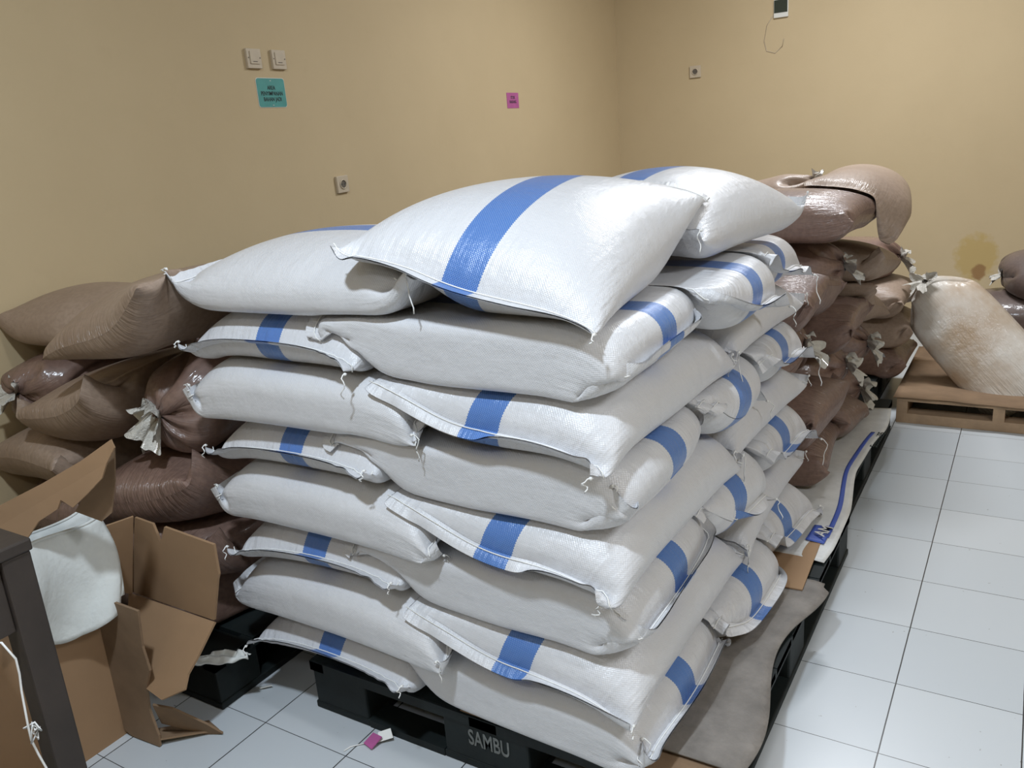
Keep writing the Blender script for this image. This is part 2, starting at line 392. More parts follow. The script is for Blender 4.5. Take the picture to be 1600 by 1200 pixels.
# ------------------------------------------------------------------ pallets
def plastic_pallet(x0,x1,y0,y1,label,h=.155,nx=3,ny=3,lettered=False):
    c=((x0+x1)/2,(y0+y1)/2,0); e=empty('plastic_pallet',c,label,'pallet')
    sl=[]; n=9; wd=(y1-y0)/n
    for k in range(n): sl.append((x0,x1,y0+k*wd+.008,y0+(k+1)*wd-.008,h-.022,h))
    sl+= [(x0,x0+.05,y0,y1,h-.03,h-.002),(x1-.05,x1,y0,y1,h-.03,h-.002),(x0,x1,y0,y0+.04,h-.03,h-.001),(x0,x1,y1-.04,y1,h-.03,h-.001),((x0+x1)/2-.04,(x0+x1)/2+.04,y0,y1,h-.03,h-.003)]
    boxes('deck',sl,'black_plastic',e,c)
    bx=[(x0,x0+.2),((x0+x1)/2-.13,(x0+x1)/2+.13),(x1-.2,x1)]; by=[(y0,y0+.16),((y0+y1)/2-.09,(y0+y1)/2+.09),(y1-.16,y1)]
    for a,b in bx:
        for p,q in by: boxes('block',[(a+.004,b-.004,p+.004,q-.004,.018,h-.026)],'black_plastic',e,c,bevel=.006)
    for a,b in bx: boxes('runner',[(a,b,y0+.002,y1-.002,0,.022)],'black_plastic',e,c,bevel=.004)
    boxes('rail',[(x0+.2,(x0+x1)/2-.13,y0+.002,y0+.08,.0,.022)],'black_plastic',e,c); boxes('rail',[((x0+x1)/2+.13,x1-.2,y0+.002,y0+.08,.0,.022)],'black_plastic',e,c)
    return e,c
def text_mesh(name,s,size,mat,matrix,parent=None,ext=.0006,sx=1,align='CENTER'):
    cu=bpy.data.curves.new(name,'FONT'); cu.body=s; cu.size=size; cu.extrude=ext; cu.align_x=align; cu.align_y='CENTER'; cu.offset=size*.012
    t=bpy.data.objects.new(name,cu); COL.objects.link(t); bpy.context.view_layer.update()
    me=bpy.data.meshes.new_from_object(t.evaluated_get(bpy.context.evaluated_depsgraph_get())); bpy.data.objects.remove(t); me.materials.clear(); me.materials.append(M[mat])
    me.transform(matrix@Matrix.Diagonal((sx,1,1,1)))
    o=bpy.data.objects.new(name,me); COL.objects.link(o)
    if parent is not None: me.transform(Matrix.Translation(-parent.location)); o.parent=parent
    return o
WP=(-1.415,-.25,-.485,1.0)
wp,wc=plastic_pallet(*WP,'black plastic pallet lettered in grey, under the white sacks')
RX=lambda a:Matrix.Rotation(a,4,'X'); RY=lambda a:Matrix.Rotation(a,4,'Y'); RZ=lambda a:Matrix.Rotation(a,4,'Z'); TR=lambda *v:Matrix.Translation(Vector(v))
text_mesh('lettering','SAMBU',.062,'letter',TR(-.82,-.4825,.088)@RX(math.pi/2),wp,sx=.62)
plastic_pallet(-2.69,-1.655,-.62,.62,'black plastic pallet under the brown bags by the left wall')
plastic_pallet(-1.55,-.3,1.06,2.36,'black plastic pallet under the brown bags behind the white sacks')
plastic_pallet(-1.45,-.42,2.62,3.35,'black plastic pallet near the far wall, left of the wooden one')
# wooden pallet
def wooden_pallet():
    x0,x1,y0,y1,h=-.295,.95,2.48,3.62,.13
    c=((x0+x1)/2,(y0+y1)/2,0); e=empty('wooden_pallet',c,'low wooden pallet under the clear waste bag by the far wall','pallet')
    for k in range(7):
        y=y0+k*(y1-y0-.12)/6; boxes('deck_board',[(x0,x1,y,y+.12,h-.018,h)],'wood',e,c,bevel=.002)
    for x in (x0,x0+.42,x0+.84,x1-.05): boxes('stringer',[(x,x+.05,y0+.001,y1-.001,.02,h-.018)],'wood',e,c,bevel=.002)
    for y in (y0,(y0+y1)/2-.05,y1-.1): boxes('bottom_board',[(x0,x1,y,y+.1,0,.05 if y==y0 else .02)],'wood',e,c,bevel=.002)
    def f(u,v):
        x=x0-.015+u*(x1-x0); y=y0-.015+.003*math.sin(u*40)+v*(y1-y0-.1); return (x,y,h+.004+.004*math.sin(u*11)*math.sin(v*7+1)*(1-v))
    tag(gridsheet('cardboard_sheet',f,40,12,.004,'card_dark'),'brown cardboard sheet covering the low wooden pallet','cardboard')
wooden_pallet()
# liners on the pallet of white sacks
def grey_liner(u,v):
    y=-.40+v*.88; xr=-.235+.028*math.sin(v*7.5+.6)-.02*(v>.97); x=-1.38+u*(xr+1.38)
    z=.166+.0035*math.sin(v*9+2)*u
    return (x,y,z if x<-.252 else z-.006*min(1,(x+.252)/.03))
tag(gridsheet('cardboard_liner',grey_liner,40,40,.005,'card_grey'),'worn grey sheet of cardboard sticking out under the white sacks','cardboard')
tag(sheet('cardboard_liner',[(-.9,.36,.170),(-.275,.40,.170),(-.29,.72,.170),(-.9,.74,.170)],'card',.004),'small clean brown cardboard piece at the far end of the grey liner','cardboard')
tag(sheet('cardboard_liner',[(-.9,-.48,.158),(-.262,-.48,.158),(-.255,-.38,.158),(-.9,-.38,.158)],'card_dark',.003),'brown cardboard showing at the near corner of the lettered pallet','cardboard')
def white_liner(u,v):
    y=.60+v*1.55; xr=-.255+.02*math.sin(v*9)-.03*v; x=-.9+u*(xr+.9)
    e=max(0,(u-.86)/.14)
    z=.172+.012*math.sin(v*23+u*4)*e*(1-.5*v)
    return (x,y,max(z,.164))
wl=empty('printed_sack_liner',(-.5,1.3,.17),'flat empty white sack with blue print laid under brown bags','sack')
gridsheet('sheet',white_liner,40,60,.003,'palewhite',wl,(-.5,1.3,.17))
def strp(u,v):
    a=white_liner(.93+.025*u,.1+v*.68); return (a[0],a[1],a[2]+.0035)
gridsheet('blue_band',strp,3,50,.001,'blue',wl,(-.5,1.3,.17))
def patch(u,v):
    a=white_liner(.86+.09*u,.07+.075*v); return (a[0],a[1],a[2]+.006)
gridsheet('blue_panel',patch,6,6,.001,'blue',wl,(-.5,1.3,.17))
text_mesh('lettering','AM',.055,'palewhite',TR(-.292,.775,.186)@RZ(math.radians(78)),wl)
text_mesh('printed_digits','55555555',.04,'ink',TR(-.268,1.72,.178)@RZ(math.radians(88)),wl,sx=1.2)
# ------------------------------------------------------------------ sacks and bags
hf=HF(nx=290,ny=400)
hf.box(WP[0],WP[1],WP[2],WP[3],.166); hf.box(-2.69,-1.655,-.62,.62,.156); hf.box(-1.55,-.3,1.06,2.36,.176); hf.box(-1.45,-.42,2.62,3.35,.156); hf.box(-.31,.95,2.48,3.62,.14)
def grid_faces(j0,j1,N,M_):
    F=[];UV=[]
    for j in range(j0,j1):
        for i in range(N):
            i2=(i+1)%N; F.append(((j)*N+i,(j)*N+i2,(j+1)*N+i2,(j+1)*N+i)); UV+=[(i/N,j/M_),((i+1)/N,j/M_),((i+1)/N,(j+1)/M_),(i/N,(j+1)/M_)]
    return F,UV
def part_mesh(name,X,j0,j1,mat,parent,loc,flip=False,sub=1,off=None):
    M_=X.shape[0]-1; N=X.shape[1]; Y=X if off is None else X+off
    V=Y[j0:j1+1].reshape(-1,3); F,UV=grid_faces(0,j1-j0,N,M_); UV=[(a,b+j0/M_) for a,b in UV]
    return mesh(name,V,F,mat,parent,loc,smooth=True,uvs=UV,sub=sub)
def hem(X,e,root,loc):
    """the doubled, stitched strip that closes an end of the sack"""
    M_=X.shape[0]-1; N=X.shape[1]
    a=0 if e==0 else M_-2
    Y=X[a:a+3].copy()
    t=np.roll(Y,-1,1)-np.roll(Y,1,1); d=np.repeat(Y[2:3]-Y[0:1],3,0); nn=np.cross(t,d); nn/=np.linalg.norm(nn,axis=-1,keepdims=True)+1e-9
    mid=np.roll(Y[:,::-1],1,1); top=(np.arange(N)<=N//2)
    sg=np.where(nn[...,2:3]*np.where(top,1,-1)[None,:,None]<0,-1,1); nn=nn*sg; Y=Y+nn*.0014
    F,UV=grid_faces(0,2,N,M_); UV=[(p,q+a/M_) for p,q in UV]
    mesh('hem',Y.reshape(-1,3),F,'sack',root,loc,smooth=True,uvs=UV,sub=1)
    k=np.arange(0,N//2+1); c=(X[a+1]*.5+X[a+(2 if e==0 else 0)]*.5)[k]+nn[1][k]*.0035
    tube('stitching',c,.0015,'cord',root,loc,sides=5)
def thread(X,e,side,length,root,loc,seed):
    rng=random.Random(seed); N=X.shape[1]; p=Vector(X[0 if e==0 else -1][0 if side>0 else N//2]); q=Vector(X[3 if e==0 else -4][0 if side>0 else N//2])
    d=(p-q); d.z*=.3; d.normalize(); pts=[p-d*.006,p+d*.006,p+d*.012+Vector((0,0,-.006))]
    n=7; w=rng.uniform(-1,1)
    for k in range(1,n+1):
        pts.append(p+d*(.012+.004*math.sin(k*1.3+w))+Vector((w*.010*math.sin(k*.8),w*.006*math.cos(k),-.006-length*k/n)))
    tube('thread',pts,.0015,'cord',root,loc,sides=5)
    tube('thread_knot',[p+Vector((-.003,0,0)),p,p+Vector((.003,0,.001))],[.003,.004,.003],'cord',root,loc)
PEND=[]
Z=[.166,.318,.462,.606,.748,.888,1.028,1.168]   # top of layer k counted from the pallet
def white_sack(x,y,z,along,label,thr=(),yaw=0,seed=0,cap=True,V=.0455,**k):
    """along: 'x' or 'y' = direction of the sack's length"""
    yw=(0 if along=='y' else -math.pi/2)+math.radians(yaw)
    fl=Z[Z.index(z)-1]-.001 if cap else Z[7]-.012
    k.setdefault('floor',fl)
    X=sim_sack(hf,x,y,yw,V=V,cap=(z-.012 if cap else None),seed=seed,**k)
    hf.add(X)
    loc=(float(X[...,0].mean()),float(X[...,1].mean()),float(X[...,2].min()))
    root=empty('white_sack',loc,label,'sack','white woven sacks stacked on the lettered pallet')
    part_mesh('sack_body',X,2,X.shape[0]-3,'sack',root,loc)
    hem(X,0,root,loc); hem(X,1,root,loc)
    for n,(e,s,l) in enumerate(thr): thread(X,e,s,l,root,loc,seed*7+n)
    return X
def film_bag(x,y,z,along,label,ends=('seam','tie'),mat='brown',yaw=0,seed=0,cap=True,V=.051,W0=.575,L0=.75,knot='black_cord',group='brown filled plastic bags in stacks',cat='bag',xf=None,add=True,**k):
    yw=(0 if along=='y' else -math.pi/2)+math.radians(yaw)
    k.setdefault('bw',.235); k.setdefault('bl',.375)
    X=sim_sack(hf if xf is None else HF(x0=x-2,y0=y-2,nx=270,ny=270),x,y,yw,V=V,W0=W0,L0=L0,cap=(z if cap else None),seed=seed,ends=ends,N=72,M=42,rho=260.,seam_rows=1,**k)
    if xf is not None: X=np.einsum('ab,jib->jia',np.array(xf.to_3x3()),X-np.array([x,y,.1]))+np.array(xf.translation)
    if add: hf.add(X)
    loc=(float(X[...,0].mean()),float(X[...,1].mean()),float(X[...,2].min()))
    root=empty('filled_plastic_bag',loc,label,cat,group)
    M_=X.shape[0]-1; j0=3 if ends[0]=='tie' else 0; j1=M_-3 if ends[1]=='tie' else M_
    part_mesh('bag_body',X,j0,j1,mat,root,loc)
    for e in (0,1):
        if ends[e]!='tie': continue
        Y=X.copy(); r=3 if e==0 else M_-3
        c=Y[r].mean(0); ax=c-Y[r+6 if e==0 else r-6].mean(0); ax/=np.linalg.norm(ax)+1e-9
        # fluff the free film beyond the tie
        rng=np.random.RandomState(seed+5)
        idx=range(r,-1,-1) if e==0 else range(r,M_+1)
        up=np.cross(ax,[0,0,1.]); up/=np.linalg.norm(up)+1e-9; u2=np.cross(ax,up); N=Y.shape[1]; th=np.arange(N)*2*np.pi/N
        for kk,j in enumerate(idx):
            rad=.012+.017*kk*(1+.35*np.sin(th*7+seed)+.3*rng.randn(N)*.6)
            Y[j]=c+ax*(.018*kk)+(up[None]*np.cos(th)[:,None]+u2[None]*np.sin(th)[:,None])*rad[:,None]+ax[None]*(.012*kk*np.sin(th*5+seed)/2)[:,None]-np.array([0,0,.004*kk*kk])
        a,b=(0,3) if e==0 else (r,M_)
        part_mesh('gathered_neck',Y,a,b,'neck',root,loc)
        cr=[c+(up*math.cos(t)+u2*math.sin(t))*.019 for t in np.linspace(0,2*math.pi,15)[:-1]]
        tube('tie_string',cr,.0035,knot,root,loc,closed=True)
    return X
rnd=random.Random(4)
names={1:'bottom layer',2:'second layer up',3:'third layer up',4:'fourth layer up',5:'fifth layer up',6:'sixth layer up',7:'layer just under the top'}
lex={1:.055,3:.04,5:.03,7:0.}; lox={2:.05,4:.045,6:.015}; adx={1:0.,3:-.045,5:-.05,7:-.035}
for kk in range(1,8):
    z=Z[kk]; sh=.045*(1-(kk-1)/6)      # lower layers have been pushed outwards
    if kk%2==1:
        dr=.012 if kk==1 else .03
        white_sack(-1.345+lex[kk],-.15,z,'y','white sack, left column on the lettered side, blue-striped end out, '+names[kk],((0,-1,.03),(0,1,.02)) if kk!=7 else ((0,1,.05),(0,-1,.01)),yaw=rnd.uniform(-2,2),seed=kk*10,droop=dr)
        white_sack(-.775+sh+adx[kk]-(.03 if kk==1 else 0),-.255,z,'x','white sack at the near corner, long side over the lettering, '+names[kk],((1,1,.07),) ,yaw=rnd.uniform(-2,2),seed=kk*10+1,bw=.25,droop=dr,bl=.41,V=.041)
        white_sack(-.78+sh+(0.,-.035,-.035,.035)[(kk-1)//2],.20,z,'x','white sack, middle of the tile-facing side, blue-striped end out, '+names[kk],((1,-1,.05),),yaw=rnd.uniform(-4,4),seed=kk*10+2,bw=.26,droop=dr+.01,bl=.43,V=.043)
        white_sack(-.79+sh,.68,z,'x','white sack, far end of the tile-facing side, blue-striped end out, '+names[kk],((1,-1,.09),),yaw=rnd.uniform(-3,3),seed=kk*10+3,bw=.26,droop=dr,bl=.43,V=.043)
    else:
        white_sack(-1.30+lox[kk],-.275,z,'x','white sack, left column, plain long side on the lettered side, '+names[kk],((0,1,.02),(1,1,.06)),yaw=rnd.uniform(-2,2),seed=kk*10,bw=.265,bl=.385)
        white_sack(-.725+sh*.8,-.15,z,'y','white sack at the near corner, blue-striped end over the lettering, '+names[kk],((1,1,.10),(0,1,.02)),yaw=rnd.uniform(-2,2),seed=kk*10+1,bl=.39,bw=.30)
        white_sack(-.725+sh*.8,.61,z,'y','white sack, far half of the tile-facing side lying lengthwise, '+names[kk],((1,1,.04),(0,1,.06)),yaw=rnd.uniform(-2,2),seed=kk*10+2,bl=.39,bw=.30)
white_sack(-1.27,-.24,0,'x','topmost white sack at the left, plain side to the front',((0,1,.015),(1,1,.09)),seed=81,cap=False,V=.050,bl=.40,droop=.015,W0=.63)
white_sack(-.72,.50,0,'y','topmost white sack at the back, nearest the far wall',((1,1,.02),(0,1,.05)),yaw=-5,seed=82,cap=False,V=.062,bl=.40,floor=Z[7]+.02,bw=.30,droop=.03,W0=.64)
white_sack(-.77,-.15,0,'y','topmost white sack at the front, blue stripe over its middle',((0,1,.01),),yaw=3,seed=83,cap=False,V=.060,droop=.03,bl=.40,bw=.30,W0=.64)
# ---- brown bags by the left wall
P_='brown film bag by the left wall, '
film_bag(-1.98,-.24,.36,'y',P_+'lowest in view, just above the black pallet',seed=201,yaw=-12,L0=.80)
film_bag(-2.42,-.22,.36,'y',P_+'at the bottom behind the cardboard boxes',seed=202)
film_bag(-1.95,-.22,.57,'y',P_+'second from the bottom, beside the white sacks',seed=203,yaw=8,ends=('seam','seam'),L0=.8)
film_bag(-2.43,-.22,.57,'y',P_+'second from the bottom, behind the torn box flap',seed=204)
film_bag(-1.94,-.24,.78,'y',P_+'middle layer, glossy corner pointing at the leaning box',seed=205,yaw=12,ends=('seam','seam'),L0=.80)
film_bag(-2.44,-.24,.78,'y',P_+'middle layer, behind the torn box flap',seed=206,mat='tan',yaw=-4,ends=('seam','seam'))
film_bag(-1.84,-.22,1.01,'y',P_+'fourth layer, white gathered knot facing the room',seed=207,ends=('tie','seam'),bw=.22,V=.053,L0=.80,W0=.56)
film_bag(-2.22,-.24,1.01,'y',P_+'fourth layer, sewn end',seed=208,mat='tan',ends=('seam','seam'),bw=.20,W0=.54,V=.042,L0=.76)
film_bag(-2.56,-.22,.99,'y',P_+'fourth layer, knot at the left edge',seed=209,ends=('tie','seam'),bw=.15,W0=.5,V=.038,L0=.82)
film_bag(-2.40,-.22,0,'x',P_+'top layer at the left, wrinkled gathered end',seed=210,cap=False,ends=('seam','tie'),mat='tan',L0=.66,V=.028,W0=.50,bl=.31,floor=.99)
film_bag(-1.88,-.27,0,'y',P_+'top layer, big dusty bag beside the white sacks',seed=211,cap=False,mat='tan',ends=('seam','seam'),L0=.76,V=.047,W0=.54,yaw=0,bl=.37,bw=.26,floor=1.025,droop=.02)
film_bag(-2.1,.28,1.01,'y',P_+'fourth layer, behind the knotted ones',seed=212,bl=.3,L0=.7,add=True)
film_bag(-2.02,.42,0,'x',P_+'top layer, seen just over the big dusty bag',seed=213,cap=False,mat='tan',ends=('seam','seam'),L0=.70,V=.045,floor=1.03,bl=.34)
# ---- brown bags behind the white sacks
Q_='brown film bag behind the white sacks, '
R5=('seam','seam'); RT=('tie','tie'); 
film_bag(-.74,1.30,.39,'x',Q_+'lowest, on the printed liner',seed=301,ends=R5,yaw=6)
film_bag(-.72,1.74,.39,'x',Q_+'bottom layer, middle column',seed=302,ends=R5)
film_bag(-.70,2.14,.39,'x',Q_+'bottom layer, small pale knot',seed=303,ends=('seam','tie'),bw=.2,V=.040,W0=.50,L0=.72)
film_bag(-.73,1.28,.62,'x',Q_+'second layer, near column, hanging corner',seed=304,ends=R5,yaw=-5,V=.057,L0=.80,W0=.59)
film_bag(-.70,1.76,.62,'x',Q_+'second layer, middle column, gathered knot',seed=305,ends=('seam','tie'),knot='cord')
film_bag(-.68,2.16,.60,'x',Q_+'second layer, far column, pale ruffled knot',seed=306,ends=('seam','tie'),bw=.2,V=.040,W0=.50,L0=.72)
film_bag(-.76,1.26,.85,'x',Q_+'middle layer, near column, puckered dark end',seed=307,ends=('seam','tie'),V=.054)
film_bag(-.72,1.75,.85,'x',Q_+'middle layer, middle column, glossy side',seed=308,ends=R5)
film_bag(-.70,2.15,.80,'x',Q_+'middle layer, far column',seed=309,ends=R5,mat='tan',bw=.2,V=.040,W0=.50,L0=.72)
film_bag(-.76,1.28,1.06,'x',Q_+'fourth layer, near column, above the puckered end',seed=310,ends=R5,yaw=-3)
film_bag(-.72,1.72,1.06,'x',Q_+'fourth layer, end tied with a black knot',seed=311,ends=('seam','tie'),yaw=8,V=.054)
film_bag(-.66,2.14,1.00,'x',Q_+'fourth layer, far column with a pointed corner',seed=312,ends=R5,mat='tan',bw=.2,V=.040,W0=.50,L0=.72)
film_bag(-.76,1.70,0,'x',Q_+'long glossy bag on top with a crumpled corner',seed=313,ends=R5,cap=False,V=.056,L0=.86,W0=.56,bl=.43,yaw=-4,floor=1.05)
film_bag(-.46,2.20,0,'y',Q_+'tall dusty bag standing highest, round end up',seed=314,ends=R5,cap=False,mat='tan',V=.052,L0=.84,W0=.50,yaw=8,bl=.41,bw=.21,floor=1.07,droop=.10)
film_bag(-.92,2.10,0,'x',Q_+'top layer, tied end behind the topmost white sack',seed=315,ends=('seam','tie'),cap=False,mat='tan',V=.040,floor=1.02)
for n,(zz) in enumerate((.40,.62,.84,1.04)):
    film_bag(-1.32,2.0,zz,'y','brown film bag, innermost column behind the white sacks, '+('lowest','second up','third up','just under its top')[n],seed=320+n,ends=R5,bw=.2,V=.042,W0=.54,floor=zz-.215)
film_bag(-1.38,1.97,0,'x',Q_+'dark top nearest the room corner',seed=326,ends=R5,cap=False,mat='brown',V=.040,floor=1.04)
# ---- bags near the far wall, left of the wooden pallet
for n,(zz,mt,d,v) in enumerate(((.34,'brown','at the bottom',.05),(.52,'tan','second up',.05),(.68,'tan','third up, pale drooping end',.048),(.86,'brown','on top, glossy and tied with black raffia',.045))):
    film_bag(-.66,2.95,zz,'x','brown film bag left of the wooden pallet, '+d,seed=330+n,ends=('seam','tie') if n==3 else R5,mat=mt,V=v,yaw=(0,5,-6,4)[n])
# ---- dark bags on the wooden pallet
film_bag(.40,3.42,.33,'x','dark film bag on the wooden pallet, bottom of the pile of three',seed=340,mat='dusk',V=.055,L0=.9,group='dark bags on the wooden pallet')
film_bag(.22,3.42,.52,'x','dark film bag on the wooden pallet, middle one with a flattened end',seed=341,mat='dusk',ends=('tie','seam'),V=.050,L0=.92,bl=.42,group='dark bags on the wooden pallet')
film_bag(.40,3.42,0,'x','dark film bag on the wooden pallet, rounded top one',seed=342,mat='dusk',ends=('tie','seam'),cap=False,V=.062,L0=.9,group='dark bags on the wooden pallet')
# ---- the clear bag of pale waste leaning at the corner of the wooden pallet
ax=Vector((-.56,.16,.60)).normalized(); sd=Vector((.80,.25,.4)); sd=(sd-ax*sd.dot(ax)).normalized(); up=sd.cross(ax)
xf=Matrix((sd,ax,up)).transposed().to_4x4(); xf.translation=Vector((-.01,2.76,.41))
film_bag(0,0,0,'y','clear bag of pale waste leaning on the wooden pallet, twisted neck up',seed=350,ends=('seam','tie'),mat='clear',xf=xf,cap=False,V=.029,W0=.42,L0=.94,knot='neck',group=None,add=False,bw=.21,bl=.44,floor=0.,droop=0.)
# ------------------------------------------------------------------ things on the walls
def plate(name,label,cat,px,py,wd,ht,kind):
    e=empty(name,(px,py[0],py[1]) if kind[0]=='L' else (px,py[0],py[1]),label,cat); return e
def wall_frame(wall,a,z):
    """matrix whose local x runs along the wall to the right, y up, z into the room"""
    if wall=='L': return TR(XL,a,z)@Matrix(((0,0,1,0),(1,0,0,0),(0,1,0,0),(0,0,0,1)))
    return TR(a,YB,z)@Matrix(((1,0,0,0),(0,0,-1,0),(0,1,0,0),(0,0,0,1)))
def lbox(name,bs,mat,mt,parent,bevel=0):
    V=[];F=[]
    for b in bs: boxgeo(*b,V,F)
    c=parent.location; return mesh(name,[(mt@Vector(v))-c for v in V],F,mat,parent,bevel=bevel)
def fitting(name,wall,a,z,label,cat,s=.08,kind='switch'):
    mt=wall_frame(wall,a,z)@RZ(math.radians(2 if kind=='socket' and wall=='L' else 0)); e=empty(name,mt.translation,label,cat,'wall fittings' if False else None)
    h=s/2; lbox('back_plate',[(-h,h,-h,h,0,.014)],'ivory',mt,e,.002)
    if kind=='switch':
        lbox('rocker',[(-h*.62,h*.62,-h*.55,h*.75,.014,.018)],'ivory',mt,e,.001)
        lbox('gap',[(-h*.3,h*.3,-h*.36,-h*.28,.0181,.0186)],'grey_socket',mt,e)
        for x in (-h*.8,h*.8): lbox('screw',[(x-.002,x+.002,.001,.005,.014,.0155)],'grey_socket',mt,e)
    else:
        ring=[mt@Vector((math.cos(t)*h*.52,math.sin(t)*h*.52,.016))-Vector(e.location) for t in np.linspace(0,2*math.pi,25)[:-1]]
        tube('socket_ring',ring,.003,'ivory',e,closed=True)
        V=[mt@Vector((math.cos(t)*h*.5,math.sin(t)*h*.5,.0145))-Vector(e.location) for t in np.linspace(0,2*math.pi,25)[:-1]]
        mesh('socket_well',V,[tuple(range(24))],'grey_socket',e)
        for x in (-.009,.009): lbox('pin_hole',[(x-.0025,x+.0025,-.0025,.0025,.0146,.015)],'ink',mt,e)
fitting('light_switch','L',.839,1.928,'cream light switch on the left wall, left of the pair above the teal sign','light switch')
fitting('light_switch','L',.983,1.928,'cream light switch on the left wall, right of the pair above the teal sign','light switch')
fitting('wall_socket','L',1.287,1.365,'cream power socket low on the left wall above the white sacks','power socket',kind='socket')
fitting('wall_socket','B',-2.055,1.893,'small power socket on the far wall, right of the room corner','power socket',kind='socket',s=.085)
mt=wall_frame('L',.92,1.79); e=empty('wall_sign',mt.translation,'teal rounded card sign with dark lettering under the light switches','sign')
def rounded(hx,hy,r,z0,z1,name,mat,mt,e):
    out=[]
    for cx,cy,a0 in ((hx-r,hy-r,0),(-hx+r,hy-r,90),(-hx+r,-hy+r,180),(hx-r,-hy+r,270)):
        for k in range(6): t=math.radians(a0+k*18); out.append((cx+r*math.cos(t),cy+r*math.sin(t)))
    n=len(out); V=[mt@Vector((x,y,z))-Vector(e.location) for z in (z0,z1) for x,y in out]
    return mesh(name,V,[tuple(range(n))[::-1],tuple(range(n,2*n))]+[(i,(i+1)%n,(i+1)%n+n,i+n) for i in range(n)],mat,e)
rounded(.083,.062,.012,0,.002,'border','white_plastic',mt,e); rounded(.081,.060,.012,.002,.003,'card','teal',mt,e)
text_mesh('lettering','AREA\nPENYIMPANAN\nBAHAN JADI',.024,'ink',mt@TR(0,-.004,.0032),e,sx=.78)
for y in (.05,-.052): lbox('staple',[(-.004,.004,y-.001,y+.001,.003,.004)],'white_plastic',mt,e)
mt=wall_frame('L',2.973,1.75); e=empty('wall_notice',mt.translation,'small magenta paper notice on the left wall near the room corner','notice')
lbox('paper',[(-.072,.072,-.047,.047,0,.002)],'pink',mt,e); text_mesh('lettering','STOK\nBARANG',.026,'ink',mt@TR(0,.004,.0022),e,sx=.8)
mt=wall_frame('B',-1.424,2.247); e=empty('wall_thermometer',mt.translation,'small digital thermometer with black screen high on the far wall','thermometer')
lbox('case',[(-.05,.05,-.06,.06,0,.018)],'white_plastic',mt,e,.004); lbox('screen',[(-.046,.046,-.028,.056,.018,.0195)],'lcd',mt,e)
cab=[mt@Vector(p)-Vector(e.location) for p in [(-.05,-.03,.004),(-.10,-.10,.003),(-.12,-.2,.003),(-.10,-.27,.003),(-.04,-.29,.003),(.01,-.25,.003),(.02,-.2,.003)]]
tube('sensor_wire',cab,.0022,'ivory',e)
# ------------------------------------------------------------------ left foreground
def carton():
    x0,x1,y0,y1,h=-2.38,-1.83,-1.13,-.80,.56; c=((x0+x1)/2,(y0+y1)/2,0)
    e=empty('cardboard_box',c,'tall open cardboard box behind the dark table, white cloth over its corner','box'); t=.005
    boxes('side_panel',[(x1-t,x1,y0,y1,0,h)],'card',e,c); boxes('side_panel',[(x0,x0+t,y0,y1,0,h)],'card',e,c)
    boxes('front_panel',[(x0+t,x1-t,y0,y0+t,0,h)],'card',e,c); boxes('back_panel',[(x0+t,x1-t,y1-t,y1,0,h)],'card',e,c); boxes('bottom_panel',[(x0+t,x1-t,y0+t,y1-t,0,t)],'card',e,c)
    # long torn flap standing up from the box towards the brown bags
    sheet('torn_flap',[(-1.883,-.98,.745),(-1.833,-.97,.77),(-1.736,-.92,.816),(-1.641,-.87,.867),(-1.571,-.82,.914),(-1.563,-.82,.895),(-1.591,-.82,.855),(-1.604,-.83,.82),(-1.636,-.86,.786),(-1.675,-.88,.752),(-1.704,-.89,.771),(-1.712,-.9,.749),(-1.759,-.93,.72),(-1.80,-.96,.664),(-1.84,-.98,.60),(-1.84,-1.0,.55),(-2.15,-1.12,.55),(-2.3,-1.12,.60)],'card',.005,e,c)
    sheet('side_flap',[(-1.597,-.8,.883),(-1.619,-.8,.797),(-1.646,-.81,.712),(-1.67,-.83,.69),(-1.73,-.85,.72),(-1.675,-.83,.79)],'card_dark',.005,e,c)
carton()
def leaning_box():
    c=(-1.75,-.70,0); e=empty('cardboard_box',c,'torn open cardboard box leaning against the black pallet by the bags','box')
    sheet('back_panel',[(-1.805,-.66,.603),(-1.729,-.66,.598),(-1.72,-.66,.57),(-1.714,-.66,.54),(-1.68,-.66,.598),(-1.487,-.66,.585),(-1.49,-.66,.50),(-1.50,-.66,.48),(-1.547,-.66,.351),(-1.90,-.66,.352)],'card',.007,e,c)
    sheet('base_panel',[(-1.90,-.665,.348),(-1.547,-.665,.348),(-1.56,-.72,.27),(-1.57,-.75,.233),(-1.56,-.78,.21),(-1.625,-.80,.17),(-1.72,-.80,.19),(-1.80,-.79,.22)],'card',.007,e,c)
    sheet('side_panel',[(-1.82,-.81,.425),(-1.76,-.80,.435),(-1.655,-.80,.428),(-1.669,-.80,.32),(-1.66,-.80,.25),(-1.69,-.80,.19),(-1.70,-.80,.12),(-1.685,-.80,.04),(-1.69,-.80,.004),(-1.80,-.81,.004),(-1.84,-.81,.02),(-1.835,-.81,.25)],'card_dark',.007,e,c)
    sheet('corner_flap',[(-1.86,-.74,.60),(-1.805,-.665,.603),(-1.90,-.665,.352),(-1.90,-.76,.42)],'card',.006,e,c)
    sheet('torn_strip',[(-1.69,-.79,.14),(-1.64,-.775,.12),(-1.59,-.72,.05),(-1.57,-.69,.005),(-1.62,-.70,.003),(-1.70,-.785,.05)],'card_dark',.006,e,c)
    sheet('bottom_strip',[(-1.80,-.805,.003),(-1.69,-.80,.03),(-1.585,-.69,.004),(-1.66,-.665,.004)],'card_dark',.005,e,c)
leaning_box()
